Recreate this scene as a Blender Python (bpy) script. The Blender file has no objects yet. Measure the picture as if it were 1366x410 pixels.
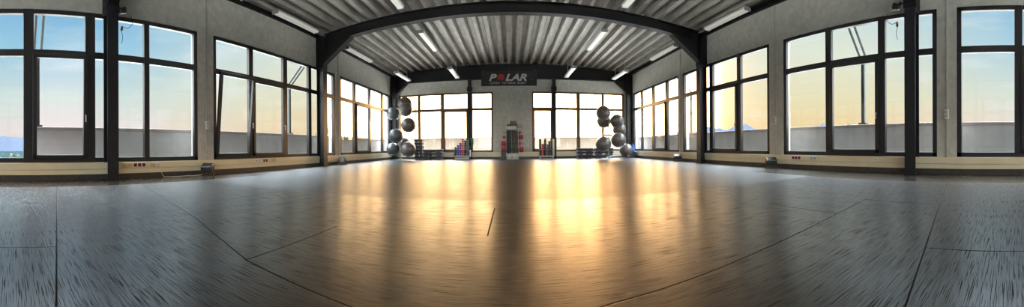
import bpy, bmesh, math, random
from mathutils import Vector, Matrix
C = bpy.context.scene.collection
S = bpy.context.scene
PI = math.pi

# ------------------------------------------------------------------ camera
cd = bpy.data.cameras.new('camera'); cam = bpy.data.objects.new('camera', cd); C.objects.link(cam)
cd.type = 'PANO'; cd.panorama_type = 'CENTRAL_CYLINDRICAL'
F, CX, CY = 423.08, 681.12, 195.99
cd.central_cylindrical_radius = 1.0
cd.central_cylindrical_range_u_min = -CX / F
cd.central_cylindrical_range_u_max = (1366 - CX) / F
cd.central_cylindrical_range_v_min = -(410 - CY) / F
cd.central_cylindrical_range_v_max = CY / F
cd.clip_start = 0.01; cd.clip_end = 6000
cam.matrix_world = Matrix.Translation((-.057, 0, .539)) @ Matrix.Rotation(.0085, 4, 'Y') @ Matrix.Rotation(PI / 2, 4, 'X')
S.camera = cam
vs = S.view_settings
vs.view_transform = 'Standard'; vs.look = 'None'; vs.gamma = 1; vs.use_curve_mapping = False
vs.exposure = 0.42
S.cycles.use_denoising = True
S.cycles.max_bounces = 8; S.cycles.diffuse_bounces = 5; S.cycles.transparent_max_bounces = 16
S.cycles.sample_clamp_indirect = 12
S.cycles.caustics_reflective = False; S.cycles.caustics_refractive = False

# ------------------------------------------------------------------ sky
W = bpy.data.worlds.new('sky'); S.world = W; W.use_nodes = True
nt = W.node_tree; nt.nodes.clear()
def N(t, **k):
    n = nt.nodes.new(t)
    for a, b in k.items(): setattr(n, a, b)
    return n
def mth(op, a, b=None, clamp=False):
    n = N('ShaderNodeMath', operation=op, use_clamp=clamp)
    for i, v in enumerate((a, b)):
        if v is None: continue
        if isinstance(v, (int, float)): n.inputs[i].default_value = v
        else: nt.links.new(v, n.inputs[i])
    return n.outputs[0]
def ramp(fac, stops):
    n = N('ShaderNodeValToRGB'); nt.links.new(fac, n.inputs[0]); cr = n.color_ramp
    while len(cr.elements) < len(stops): cr.elements.new(.5)
    for e, (p, c) in zip(cr.elements, stops): e.position = p; e.color = (*c, 1)
    return n.outputs[0]
def mixc(f, a, b, bt='MIX'):
    n = N('ShaderNodeMix', data_type='RGBA', blend_type=bt)
    if isinstance(f, (int, float)): n.inputs[0].default_value = f
    else: nt.links.new(f, n.inputs[0])
    for i, v in ((6, a), (7, b)):
        if isinstance(v, tuple): n.inputs[i].default_value = (*v, 1)
        else: nt.links.new(v, n.inputs[i])
    return n.outputs[2]
tc = N('ShaderNodeTexCoord'); sp = N('ShaderNodeSeparateXYZ'); nt.links.new(tc.outputs['Generated'], sp.inputs[0])
gx, gy, gz = sp.outputs
REAR_FILL, HIGH_FILL = 5.5, 18
SUNAZ = math.radians(14)
hor = mth('SQRT', mth('ADD', mth('MULTIPLY', gx, gx), mth('MULTIPLY', gy, gy)))
hor = mth('MAXIMUM', hor, .001)
ca = mth('DIVIDE', mth('ADD', mth('MULTIPLY', gx, math.sin(SUNAZ)), mth('MULTIPLY', gy, math.cos(SUNAZ))), hor)  # cos of azimuth from the sun
el = mth('MULTIPLY', gz, 2.0, True)
# side sky (about 90 degrees from the sun), mid sky (about 50 degrees), sunset sky
side = ramp(el, [(0, (.68, .56, .53)), (.14, (.68, .60, .59)), (.32, (.56, .62, .60)), (.62, (.27, .47, .62)), (1, (.11, .30, .55))])
mid = ramp(el, [(0, (.74, .50, .30)), (.15, (.74, .56, .32)), (.3, (.70, .62, .42)), (.55, (.65, .65, .55)), (1, (.38, .54, .64))])
sun_ = ramp(el, [(0, (1., .62, .30)), (.2, (1., .70, .38)), (.5, (.95, .66, .36)), (1, (.60, .50, .42))])
f1 = ramp(ca, [(0, (0, 0, 0)), (.12, (0, 0, 0)), (.68, (1, 1, 1))])
ca2 = mth('DIVIDE', mth('ADD', mth('MULTIPLY', gx, math.sin(.035)), mth('MULTIPLY', gy, math.cos(.035))), hor)
f2 = ramp(ca2, [(0, (0, 0, 0)), (.80, (0, 0, 0)), (.945, (1, 1, 1))])
sunhot = mixc(1.0, sun_, (17.0, 14.2, 12.0), 'MULTIPLY')
col = mixc(f1, side, mid); col = mixc(f2, col, sunhot)
# glow around the low sun
sd = Vector((math.sin(SUNAZ) * math.cos(.09), math.cos(SUNAZ) * math.cos(.09), math.sin(.09)))
dt = mth('ADD', mth('ADD', mth('MULTIPLY', gx, sd.x), mth('MULTIPLY', gy, sd.y)), mth('MULTIPLY', gz, sd.z))
dt = mth('MAXIMUM', dt, 0)
g1 = mth('MULTIPLY', mth('POWER', dt, 32), 14.0); g2 = mth('MULTIPLY', mth('POWER', dt, 700), 25.0)
gm = mth('ADD', g1, g2)
cg = N('ShaderNodeCombineXYZ'); nt.links.new(gm, cg.inputs[0]); nt.links.new(mth('MULTIPLY', gm, .42), cg.inputs[1]); nt.links.new(mth('MULTIPLY', gm, .12), cg.inputs[2])
col = mixc(1.0, col, cg.outputs[0], 'ADD')
# thin clouds
cn = N('ShaderNodeTexNoise'); cn.inputs['Scale'].default_value = 3.0; cn.inputs['Detail'].default_value = 5
mp = N('ShaderNodeMapping'); mp.inputs['Scale'].default_value = (1, 1, 5); nt.links.new(tc.outputs['Generated'], mp.inputs[0]); nt.links.new(mp.outputs[0], cn.inputs[0])
cf = ramp(cn.outputs[0], [(0, (0, 0, 0)), (.52, (0, 0, 0)), (.75, (.35, .35, .35))])
col = mixc(cf, col, (.86, .84, .84))
rear = mth('MULTIPLY', mth('SUBTRACT', mth('MULTIPLY', gy, -1.0), .22), 2.2, True)   # sky behind the camera raised as unseen fill light for the room
rearg = mixc(rear, (0, 0, 0), (REAR_FILL, REAR_FILL * .95, REAR_FILL * .88))
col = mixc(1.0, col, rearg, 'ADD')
high = mth('MULTIPLY', mth('SUBTRACT', gz, .43), 4.0, True)  # sky above the view brightened to add fill light
col = mixc(1.0, col, mixc(high, (0, 0, 0), (HIGH_FILL * .84, HIGH_FILL * .95, HIGH_FILL * 1.08)), 'ADD')
below = mth('GREATER_THAN', 0.0, gz)
col = mixc(below, col, (.25, .22, .2))
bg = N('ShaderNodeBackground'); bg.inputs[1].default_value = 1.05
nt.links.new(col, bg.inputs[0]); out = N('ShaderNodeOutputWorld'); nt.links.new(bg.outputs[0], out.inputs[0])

# ------------------------------------------------------------------ materials
def mat(name, col, rough=.6, metal=0, noise=None, bump=None, spec=.5):
    m = bpy.data.materials.new(name); m.use_nodes = True; t = m.node_tree
    b = t.nodes['Principled BSDF']
    b.inputs['Base Color'].default_value = (*col, 1); b.inputs['Roughness'].default_value = rough
    b.inputs['Metallic'].default_value = metal; b.inputs['Specular IOR Level'].default_value = spec
    if noise or bump:
        g = t.nodes.new('ShaderNodeNewGeometry'); mp = t.nodes.new('ShaderNodeMapping'); t.links.new(g.outputs['Position'], mp.inputs[0])
    if noise:
        sc, amt, stretch = noise
        n = t.nodes.new('ShaderNodeTexNoise'); n.inputs['Scale'].default_value = sc; n.inputs['Detail'].default_value = 6
        mp.inputs['Scale'].default_value = stretch; t.links.new(mp.outputs[0], n.inputs[0])
        r = t.nodes.new('ShaderNodeValToRGB'); t.links.new(n.outputs[0], r.inputs[0])
        r.color_ramp.elements[0].position = .3; r.color_ramp.elements[1].position = .7
        r.color_ramp.elements[0].color = (*[c * (1 - amt) for c in col], 1)
        r.color_ramp.elements[1].color = (*[min(1, c * (1 + amt)) for c in col], 1)
        t.links.new(r.outputs[0], b.inputs['Base Color'])
    if bump:
        sc, st = bump
        n = t.nodes.new('ShaderNodeTexNoise'); n.inputs['Scale'].default_value = sc; n.inputs['Detail'].default_value = 4
        t.links.new(mp.outputs[0], n.inputs[0])
        u = t.nodes.new('ShaderNodeBump'); u.inputs['Strength'].default_value = st; u.inputs['Distance'].default_value = .01
        t.links.new(n.outputs[0], u.inputs['Height']); t.links.new(u.outputs[0], b.inputs['Normal'])
    return m
M = {}
M['plaster'] = mat('plaster', (.55, .52, .465), .85, noise=(9, .12, (1, 1, 1)), bump=(60, .35))
M['cream'] = mat('cream_trunking', (.74, .645, .46), .45, noise=(3, .05, (1, 1, 1)))
M['skirting'] = mat('skirting', (.055, .045, .042), .5, noise=(12, .25, (1, 1, 1)))
M['frame'] = mat('anthracite_frame', (.020, .018, .020), .35)
M['frame_warm_glow'] = mat('glow_tinted_frame', (.13, .065, .022), .4)  # anthracite frame with orange sunset bleed put into its colour
M['steel'] = mat('painted_steel', (.008, .006, .007), .5, noise=(5, .15, (1, 1, 1)), spec=.3)
M['colsteel'] = mat('column_steel', (.014, .014, .019), .42, noise=(5, .12, (1, 1, 1)), spec=.4)
M['deck'] = mat('corrugated_deck', (.33, .305, .27), .45, .35, noise=(9, .22, (1, .3, 1)), bump=(8, .1))
M['lamp'] = mat('lamp_housing', (.72, .72, .68), .35)
M['lampd'] = mat('lamp_end', (.3, .3, .29), .5)
M['rubber'] = mat('grey_ball_vinyl', (.15, .125, .115), .34, .3, noise=(14, .08, (1, 1, 1)))
M['rubber2'] = mat('dark_ball_vinyl', (.09, .095, .10), .36, .3, noise=(14, .08, (1, 1, 1)))
M['plug'] = mat('valve_plug', (.6, .6, .58), .5)
M['chrome'] = mat('galvanised_pole', (.25, .26, .26), .3, .8)
M['teal'] = mat('teal_base', (.08, .14, .15), .4)
M['black'] = mat('black_plastic', (.015, .014, .016), .4)
M['blackr'] = mat('black_rubber', (.022, .021, .024), .6)
M['stepd'] = mat('step_deck', (.035, .027, .035), .55, noise=(40, .3, (1, 1, 1)))
M['riser'] = mat('grey_riser', (.15, .14, .165), .5)
M['red'] = mat('red_vinyl', (.42, .025, .04), .4)
M['pink'] = mat('pink_red_vinyl', (.50, .09, .12), .4)
M['blue'] = mat('blue_vinyl', (.03, .05, .32), .4)
M['purple'] = mat('purple_vinyl', (.14, .05, .28), .4)
M['green'] = mat('green_rubber', (.01, .22, .13), .4)
M['olive'] = mat('dark_green_foam', (.05, .075, .045), .8, noise=(30, .5, (1, 1, 1)))
M['greyfoam'] = mat('grey_foam', (.12, .12, .15), .8)
M['white'] = mat('white_plastic', (.75, .75, .72), .4)
M['ltgrey'] = mat('light_grey_metal', (.42, .41, .38), .4)
M['socket_red'] = mat('red_socket', (.30, .012, .01), .35)
M['socket_y'] = mat('ivory_socket', (.62, .52, .26), .35)
M['bluecloth'] = mat('blue_cloth', (.01, .10, .42), .6)
M['tan'] = mat('brown_roll', (.25, .14, .10), .7)
M['banner'] = mat('banner_black', (.014, .010, .010), .6)
M['letter'] = mat('banner_letter_grey', (.50, .48, .46), .6)
M['letter2'] = mat('banner_letter_small', (.38, .36, .34), .6)
M['logo_red'] = mat('banner_red', (.45, .02, .03), .6)
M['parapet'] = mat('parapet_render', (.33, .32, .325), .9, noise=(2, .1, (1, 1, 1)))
M['parapet_warm_lit'] = mat('parapet_warm_lit', (.72, .62, .52), .9, noise=(3, .1, (1, 1, 1)))  # same grey render, with warm sky light put into the colour
M['cap_warm_lit'] = mat('cap_warm_lit', (.55, .40, .28), .6)  # parapet cap, likewise with warm light put into the colour
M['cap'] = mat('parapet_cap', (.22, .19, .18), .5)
M['terrace'] = mat('terrace_gravel', (.35, .33, .31), .95, noise=(20, .2, (1, 1, 1)))
M['tube'] = mat('awning_tube', (.028, .036, .040), .5)
M['leaf'] = mat('tree_leaf', (.03, .045, .02), .8)
M['bark'] = mat('tree_bark', (.07, .05, .035), .9)
M['hill'] = mat('hill', (.030, .037, .052), 1, noise=(.01, .12, (1, 1, 1)), spec=0)  # distance haze put into the blue-grey colour
M['hillw'] = mat('hill_warm', (.42, .36, .34), 1, noise=(.01, .1, (1, 1, 1)), spec=0)
M['field'] = mat('field', (.012, .02, .022), 1, noise=(.02, .4, (1, 1, 1)), spec=0)
M['land'] = mat('land', (.50, .48, .44), 1, noise=(.02, .4, (1, 1, 1)), spec=0)  # kept pale to reflect sky light up to the ceiling

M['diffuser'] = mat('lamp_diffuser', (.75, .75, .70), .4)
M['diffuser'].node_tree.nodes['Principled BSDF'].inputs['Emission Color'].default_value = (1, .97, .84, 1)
M['diffuser'].node_tree.nodes['Principled BSDF'].inputs['Emission Strength'].default_value = .2  # emission added because the unlit tubes render too dark
def glass_mat(name, tint, refl=1.0):
    m = bpy.data.materials.new(name); m.use_nodes = True; t = m.node_tree; t.nodes.clear()
    o = t.nodes.new('ShaderNodeOutputMaterial'); mx = t.nodes.new('ShaderNodeMixShader')
    tr = t.nodes.new('ShaderNodeBsdfTransparent'); tr.inputs[0].default_value = (*tint, 1)
    gl = t.nodes.new('ShaderNodeBsdfGlossy'); gl.inputs['Roughness'].default_value = .01
    lw = t.nodes.new('ShaderNodeLayerWeight'); lw.inputs[0].default_value = .5
    pw = t.nodes.new('ShaderNodeMath'); pw.operation = 'POWER'; pw.inputs[1].default_value = 5; t.links.new(lw.outputs['Facing'], pw.inputs[0])
    fr = t.nodes.new('ShaderNodeMath'); fr.operation = 'MULTIPLY_ADD'; fr.inputs[1].default_value = .9; fr.inputs[2].default_value = .028; t.links.new(pw.outputs[0], fr.inputs[0])
    ml = t.nodes.new('ShaderNodeMath'); ml.operation = 'MULTIPLY'; ml.inputs[1].default_value = refl
    t.links.new(fr.outputs[0], ml.inputs[0]); t.links.new(ml.outputs[0], mx.inputs[0])
    t.links.new(tr.outputs[0], mx.inputs[1]); t.links.new(gl.outputs[0], mx.inputs[2]); t.links.new(mx.outputs[0], o.inputs[0])
    return m
M['glass'] = glass_mat('window_glass', (.93, .96, .955))
M['glass_clear'] = glass_mat('clear_glass', (.985, .985, .985), .5)

# floor: dark laminate, grain along x, dark seams between boards
def floor_mat():
    m = bpy.data.materials.new('floor_laminate'); m.use_nodes = True; t = m.node_tree; b = t.nodes['Principled BSDF']
    L = t.links.new
    def n(ty, **k):
        q = t.nodes.new(ty)
        for a, v in k.items(): setattr(q, a, v)
        return q
    def mt(op, a, b_=None, c=None, clamp=False):
        q = n('ShaderNodeMath', operation=op, use_clamp=clamp)
        for i, v in enumerate((a, b_, c)):
            if v is None: continue
            if isinstance(v, (int, float)): q.inputs[i].default_value = v
            else: L(v, q.inputs[i])
        return q.outputs[0]
    g = n('ShaderNodeNewGeometry'); s = n('ShaderNodeSeparateXYZ'); L(g.outputs['Position'], s.inputs[0]); X, Y = s.outputs[0], s.outputs[1]
    def noise(sx, sy, det=3, rough=.5):
        mp = n('ShaderNodeMapping'); mp.inputs['Scale'].default_value = (sx, sy, 1); L(g.outputs['Position'], mp.inputs[0])
        q = n('ShaderNodeTexNoise'); q.inputs['Scale'].default_value = 1; q.inputs['Detail'].default_value = det; q.inputs['Roughness'].default_value = rough
        L(mp.outputs[0], q.inputs[0]); return q.outputs[0]
    n1 = noise(5.0, 290, 2); n2 = noise(9, 260, 2); n3 = noise(.7, 5, 3)
    def mapr(v, a, b_, c, d):
        q = n('ShaderNodeMapRange'); q.clamp = True; L(v, q.inputs[0])
        for i, k in enumerate((a, b_, c, d)): q.inputs[i + 1].default_value = k
        return q.outputs[0]
    pit = mapr(n1, .56, .60, 0, 1)                    # dark grooves of the embossed grain
    # embossed boards in the front part of the room, smooth ones beyond and along the walls
    inx = mt('MULTIPLY', mapr(X, -4.62, -4.58, 0, 1), mapr(X, 4.33, 4.37, 1, 0))
    iny = mapr(Y, 3.14, 3.20, 1, 0)
    rect = mt('MULTIPLY', inx, iny)
    # seams: segments (x0,y0,x1,y1)
    segs = [(-.3, .90, -1.19, 1.03), (-1.19, 1.03, -2.16, 1.36), (-2.16, 1.36, -4.6, 1.95), (-.3, .90, .29, 1.03), (.29, 1.03, 2.06, 1.27), (2.06, 1.27, 2.8, 1.36),
            (-1.2, 1.03, -1.2, 1.87), (-.2, 1.92, -.2, 2.78), (2.06, 1.27, 2.05, 2.0), (2.72, .62, 2.72, 1.36), (-4.6, .64, -.5, .06), (.5, .27, 4.3, .86),
            (-1.80, -1.2, -1.80, .25), (1.53, -1.2, 1.53, .41), (2.05, 2.0, -.6, 1.86), (-.6, 1.86, -4.6, 1.9)]
    segs = segs[:14]
    d = None
    for (x0, y0, x1, y1) in segs:
        dx, dy = x1 - x0, y1 - y0; l2 = dx * dx + dy * dy
        px = mt('SUBTRACT', X, x0); py = mt('SUBTRACT', Y, y0)
        h = mt('DIVIDE', mt('ADD', mt('MULTIPLY', px, dx), mt('MULTIPLY', py, dy)), l2, clamp=True)
        ex = mt('SUBTRACT', px, mt('MULTIPLY', h, dx)); ey = mt('SUBTRACT', py, mt('MULTIPLY', h, dy))
        e = mt('ADD', mt('MULTIPLY', ex, ex), mt('MULTIPLY', ey, ey))
        d = e if d is None else mt('MINIMUM', d, e)
    d = mt('SQRT', d)
    seam = mapr(d, .0025, .006, 1, 0)
    # colour
    cr = n('ShaderNodeValToRGB'); L(n3, cr.inputs[0]); cr.color_ramp.elements[0].position = .3; cr.color_ramp.elements[1].position = .7
    b.inputs['IOR'].default_value = 1.55
    cr.color_ramp.elements[0].color = (.014, .010, .007, 1); cr.color_ramp.elements[1].color = (.034, .025, .017, 1)
    mx = n('ShaderNodeMix', data_type='RGBA'); L(mt('MULTIPLY', pit, mt('MULTIPLY', rect, .7)), mx.inputs[0]); L(cr.outputs[0], mx.inputs[6]); mx.inputs[7].default_value = (.015, .014, .014, 1)
    m2 = n('ShaderNodeMix', data_type='RGBA'); L(seam, m2.inputs[0]); L(mx.outputs[2], m2.inputs[6]); m2.inputs[7].default_value = (.008, .007, .007, 1)
    L(m2.outputs[2], b.inputs['Base Color'])
    # relief
    amp = mapr(rect, 0, 1, .25, 1)
    hgt = mt('MULTIPLY', mt('ADD', mt('MULTIPLY', pit, -1.0), mt('MULTIPLY', n2, .45)), amp)
    hgt = mt('SUBTRACT', hgt, mt('MULTIPLY', seam, 2.5))
    bu = n('ShaderNodeBump'); bu.inputs['Strength'].default_value = .5; bu.inputs['Distance'].default_value = .0008
    L(hgt, bu.inputs['Height']); L(bu.outputs[0], b.inputs['Normal'])
    ro = mt('ADD', mapr(rect, 0, 1, .35, .28), mt('MULTIPLY', pit, .18))
    edge = mt('MAXIMUM', mapr(X, -4.62, -4.58, 1, 0), mapr(X, 4.33, 4.37, 0, 1)); edge = mt('MULTIPLY', edge, mapr(Y, 3.3, 5.5, 1, 0))
    ro = mt('SUBTRACT', ro, mt('MULTIPLY', edge, .20))
    ro = mt('ADD', ro, mt('MULTIPLY', seam, .4)); L(ro, b.inputs['Roughness'])
    # the wet-look lacquer only partly covers the grooves
    b.inputs['Anisotropic'].default_value = .45; tg = n('ShaderNodeCombineXYZ'); tg.inputs[1].default_value = 1.0; L(tg.outputs[0], b.inputs['Tangent'])
    L(mt('SUBTRACT', .7, mt('MULTIPLY', mt('MAXIMUM', mt('MULTIPLY', pit, rect), seam), .65)), b.inputs['Specular IOR Level'])
    return m
M['floor'] = floor_mat()

# ------------------------------------------------------------------ helpers
def bx(bm, x0, x1, y0, y1, z0, z1, mtx=None):
    v = [bm.verts.new(p) for p in ((x0, y0, z0), (x1, y0, z0), (x1, y1, z0), (x0, y1, z0), (x0, y0, z1), (x1, y0, z1), (x1, y1, z1), (x0, y1, z1))]
    for f in ((3, 2, 1, 0), (4, 5, 6, 7), (0, 1, 5, 4), (1, 2, 6, 5), (2, 3, 7, 6), (3, 0, 4, 7)): bm.faces.new([v[i] for i in f])
    if mtx: bmesh.ops.transform(bm, matrix=mtx, verts=v)
    return v
def tube(bm, pts, r, seg=8, cap=True):
    pts = [Vector(p) for p in pts]; rings = []
    for i, p in enumerate(pts):
        a = pts[max(0, i - 1)]; b = pts[min(len(pts) - 1, i + 1)]; d = (b - a).normalized()
        up = Vector((0, 0, 1)) if abs(d.z) < .95 else Vector((1, 0, 0))
        s = d.cross(up).normalized(); u = s.cross(d)
        rr = r[i] if isinstance(r, (list, tuple)) else r
        rings.append([bm.verts.new(p + (s * math.cos(k * 2 * PI / seg) + u * math.sin(k * 2 * PI / seg)) * rr) for k in range(seg)])
    for a, b in zip(rings, rings[1:]):
        for k in range(seg): bm.faces.new((a[k], a[(k + 1) % seg], b[(k + 1) % seg], b[k]))
    if cap: bm.faces.new(rings[0][::-1]); bm.faces.new(rings[-1])
def lathe(bm, prof, seg=24, loc=(0, 0, 0)):
    rings = []
    for r, z in prof:
        rings.append([bm.verts.new((loc[0] + r * math.cos(k * 2 * PI / seg), loc[1] + r * math.sin(k * 2 * PI / seg), loc[2] + z)) for k in range(seg)])
    for a, b in zip(rings, rings[1:]):
        for k in range(seg): bm.faces.new((a[k], a[(k + 1) % seg], b[(k + 1) % seg], b[k]))
    bm.faces.new(rings[0][::-1]); bm.faces.new(rings[-1])
def torus(bm, R, r, seg=28, s2=8, mtx=None):
    rings = []
    for i in range(seg):
        a = i * 2 * PI / seg; rings.append([bm.verts.new(((R + r * math.cos(b * 2 * PI / s2)) * math.cos(a), (R + r * math.cos(b * 2 * PI / s2)) * math.sin(a), r * math.sin(b * 2 * PI / s2))) for b in range(s2)])
    for i in range(seg):
        A, B = rings[i], rings[(i + 1) % seg]
        for k in range(s2): bm.faces.new((A[k], B[k], B[(k + 1) % s2], A[(k + 1) % s2]))
    if mtx: bmesh.ops.transform(bm, matrix=mtx, verts=[v for r_ in rings for v in r_])
def prism(bm, poly, axis, a, b):
    """polygon of 2D points extruded along axis from a to b"""
    def P(p, t): return {'x': (t, p[0], p[1]), 'y': (p[0], t, p[1]), 'z': (p[0], p[1], t)}[axis]
    A = [bm.verts.new(P(p, a)) for p in poly]; B = [bm.verts.new(P(p, b)) for p in poly]
    bm.faces.new(A[::-1]); bm.faces.new(B)
    for i in range(len(poly)): j = (i + 1) % len(poly); bm.faces.new((A[i], A[j], B[j], B[i]))
def obj(name, bm, m, parent=None, smooth=False, bevel=0, loc=None):
    bmesh.ops.recalc_face_normals(bm, faces=bm.faces)
    me = bpy.data.meshes.new(name); bm.to_mesh(me); bm.free()
    o = bpy.data.objects.new(name, me); C.objects.link(o); me.materials.append(m)
    if smooth:
        for p in me.polygons: p.use_smooth = True
    if bevel:
        b = o.modifiers.new('bevel', 'BEVEL'); b.width = bevel; b.segments = 2; b.limit_method = 'ANGLE'
    if parent: o.parent = parent
    if loc: o.location = loc
    return o
def empty(name, loc=(0, 0, 0), rz=0):
    o = bpy.data.objects.new(name, None); C.objects.link(o); o.location = loc; o.rotation_euler.z = rz; o.empty_display_size = .05; return o
def tag(o, label, cat, group=None):
    o['label'] = label; o['category'] = cat
    if group: o['group'] = group
    return o
def struct(o, label=None):
    o['kind'] = 'structure'
    if label: o['label'] = label
    return o
def copy_tree(o, parent=None):
    c = o.copy(); C.objects.link(c); c.parent = parent
    for ch in o.children: copy_tree(ch, c)
    return c
def nb(): return bmesh.new()

# ------------------------------------------------------------------ setting
WX, D, Y0 = 5.5, 13.94, -4.6
ZB, ZT = .31, 2.97
bm = nb(); bx(bm, -WX - .25, WX + .25, Y0 - .2, D + .25, -.2, 0)
struct(obj('floor', bm, M['floor']), 'dark glossy wood-grain floor')
def arch(x): return 4.14 - .0078 * x * x
# corrugated roof deck, ribs run front to back
bm = nb(); per = .33; prof = []
k = -18
while k <= 18:
    x = k * per
    for dx, dz in ((-.13, 0), (-.02, 0), (.03, .13), (.145, .13)):
        prof.append((x + dx, arch(x + dx) + dz))
    k += 1
ys = [Y0 - .2, 1.7, 7.88, D + .2]
rows = [[bm.verts.new((x, y, z)) for x, z in prof] for y in ys]
for a, b in zip(rows, rows[1:]):
    for i in range(len(prof) - 1): bm.faces.new((a[i], a[i + 1], b[i + 1], b[i]))
ce = obj('ceiling', bm, M['deck']); so = ce.modifiers.new('s', 'SOLIDIFY'); so.thickness = .01; so.offset = 1
struct(ce, 'grey corrugated metal ceiling')

def side_wall(name, s, openings):
    bm = nb(); a, b = sorted((s * WX, s * (WX + .25)))
    bx(bm, a, b, Y0, D + .25, -.1, ZB); bx(bm, a, b, Y0, D + .25, ZT, 4.05)
    y = Y0
    for o0, o1 in openings:
        bx(bm, a, b, y, o0, ZB, ZT); y = o1
    bx(bm, a, b, y, D + .25, ZB, ZT)
    bmesh.ops.remove_doubles(bm, verts=bm.verts, dist=1e-5)
    return struct(obj(name, bm, M['plaster']))
LW = [(-4.3, -1.6), (-1.2, 3.61), (4.01, 8.83), (9.16, 13.66)]  # first opening, behind the camera, is added for more fill light
RW = [(-4.3, .92), (1.28, 4.78), (5.22, 9.20), (9.45, 13.66)]
side_wall('wall_left', -1, LW); side_wall('wall_right', 1, RW)
BW = [(-5.16, -.82), (.90, 5.16)]
bm = nb(); y0, y1 = D, D + .25
bx(bm, -WX, WX, y0, y1, -.1, ZB); bx(bm, -WX, WX, y0, y1, ZT, 4.05)
for a, b in ((-WX, BW[0][0]), (BW[0][1], BW[1][0]), (BW[1][1], WX)): bx(bm, a, b, y0, y1, ZB, ZT)
bx(bm, -WX, WX, y0 + .02, y1, 4.0, 4.45)
struct(obj('wall_back', bm, M['plaster']))
bm = nb(); FILLW = [(-5.2, -.2), (.2, 5.2)]  # unseen rear windows, added to let fill light in
bx(bm, -WX - .25, WX + .25, Y0 - .25, Y0, -.1, ZB); bx(bm, -WX - .25, WX + .25, Y0 - .25, Y0, ZT, 4.45)
for a, b in ((-WX - .25, -5.2), (-.2, .2), (5.2, WX + .25)): bx(bm, a, b, Y0 - .25, Y0, ZB, ZT)
struct(obj('wall_front', bm, M['plaster']))

# skirting and cable trunking under the windows
for nm, s in (('left', -1), ('right', 1)):
    bm = nb(); a, b = sorted((s * WX, s * (WX - .02))); bx(bm, a, b, Y0, D, 0, .10); struct(obj('baseboard_' + nm, bm, M['skirting']))
    bm = nb(); a, b = sorted((s * WX, s * (WX - .035)))
    bx(bm, a, b, Y0, D, .10, .185); a, b = sorted((s * WX, s * (WX - .042))); bx(bm, a, b, Y0, D, .19, .305)
    struct(obj('trim_1' if s < 0 else 'trim_2', bm, M['cream'], bevel=.004), 'cream cable trunking under the windows')
bm = nb(); bx(bm, -WX, WX, D - .02, D, 0, .10); struct(obj('baseboard_back', bm, M['skirting']))
bm = nb(); bx(bm, -WX + .04, WX - .04, D - .035, D, .10, .305); struct(obj('trim_3', bm, M['cream'], bevel=.004), 'cream cable trunking on the back wall')
# dark eaves beams where ceiling meets the side walls
for i, s in enumerate((-1, 1)):
    bm = nb(); a, b = sorted((s * WX, s * (WX - .10))); bx(bm, a, b, Y0, D, 3.83, 3.95)
    struct(obj('trim_%d' % (4 + i), bm, M['steel']), 'dark steel eaves beam')

# ------------------------------------------------------------------ windows
wn = [0]
def window(axis, s, a0, a1, mulls, sashes, fm='frame'):
    """axis 'x': side wall at x = s*WX, spans y a0..a1; axis 'y': back wall, spans x"""
    wn[0] += 1
    DD = D if s > 0 else Y0
    base = (s * WX, (a0 + a1) / 2, ZB) if axis == 'x' else ((a0 + a1) / 2, DD, ZB)
    root = empty('window_%d' % wn[0], base); struct(root)
    off = Vector(base)
    def B(bm, a, b, z0, z1, d0, d1):
        # a..b along the wall, d0..d1 outward depth from the inner wall face
        if axis == 'x':
            x0, x1 = sorted((s * (WX + d0), s * (WX + d1))); v = bx(bm, x0, x1, a, b, z0, z1)
        else:
            y0_, y1_ = sorted((DD + s * d0, DD + s * d1)); v = bx(bm, a, b, y0_, y1_, z0, z1)
        for q in v: q.co -= off
    t = .065
    bm = nb()
    B(bm, a0, a0 + t + .02, ZB, ZT, .01, .09); B(bm, a1 - t - .02, a1, ZB, ZT, .01, .09)
    B(bm, a0, a1, ZB, ZB + .085, .01, .09); B(bm, a0, a1, ZT - .075, ZT, .01, .09)
    B(bm, a0, a1, 2.155, 2.275, .005, .085)
    for m0, m1 in mulls: B(bm, m0, m1, ZB, ZT, .0, .085)
    obj('window_frame', bm, M[fm], root, bevel=.006)
    bm = nb()
    edges = [a0 + t] + [v for p in mulls for v in p] + [a1 - t]
    bays = [(edges[i], edges[i + 1]) for i in range(0, len(edges), 2)]
    for i, (p, q) in enumerate(bays):
        B(bm, p, q, 2.26, ZT - .07, .045, .053)
        if i not in sashes: B(bm, p, q, ZB + .08, 2.16, .045, .053)
    obj('window_pane', bm, M['glass'], root)
    for i, tilt in sashes.items():
        p, q = bays[i]; p -= .02; q += .02
        w = q - p; H = 2.175 - (ZB + .065)
        pos = Vector((s * (WX - .005), (p + q) / 2, ZB + .065)) if axis == 'x' else Vector(((p + q) / 2, DD - s * .005, ZB + .065))
        # built flat in local x(width) z(height), y outward, then turned to the wall
        sb = nb(); f = .07
        for X0, X1, Z0, Z1 in ((-w / 2, -w / 2 + f, 0, H), (w / 2 - f, w / 2, 0, H), (-w / 2, w / 2, 0, f), (-w / 2, w / 2, H - f, H)): bx(sb, X0, X1, -.03, .035, Z0, Z1)
        so_ = obj('window_sash', sb, M[fm], root, bevel=.005)
        pb = nb(); bx(pb, -w / 2 + .05, w / 2 - .05, -.004, .004, .05, H - .05); obj('sash_pane', pb, M['glass_clear' if tilt is not None and tilt < 0 else 'glass'], so_)
        hb = nb(); tube(hb, [(w / 2 - .035, -.03, H * .42), (w / 2 - .035, -.07, H * .42), (w / 2 - .035, -.075, H * .42 - .11)], .011); obj('window_handle', hb, M['ltgrey'], so_)
        rz = {('x', 1): -PI / 2, ('x', -1): PI / 2, ('y', 1): 0}[(axis, s)]
        tl = abs(tilt or 0)
        so_.matrix_local = Matrix.Translation(pos - off) @ Matrix.Rotation(rz, 4, 'Z') @ Matrix.Rotation(tl, 4, 'X')
    return root
window('x', -1, *LW[0], [(-3.0, -2.88)], {})  # added window behind the camera, for fill light
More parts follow.
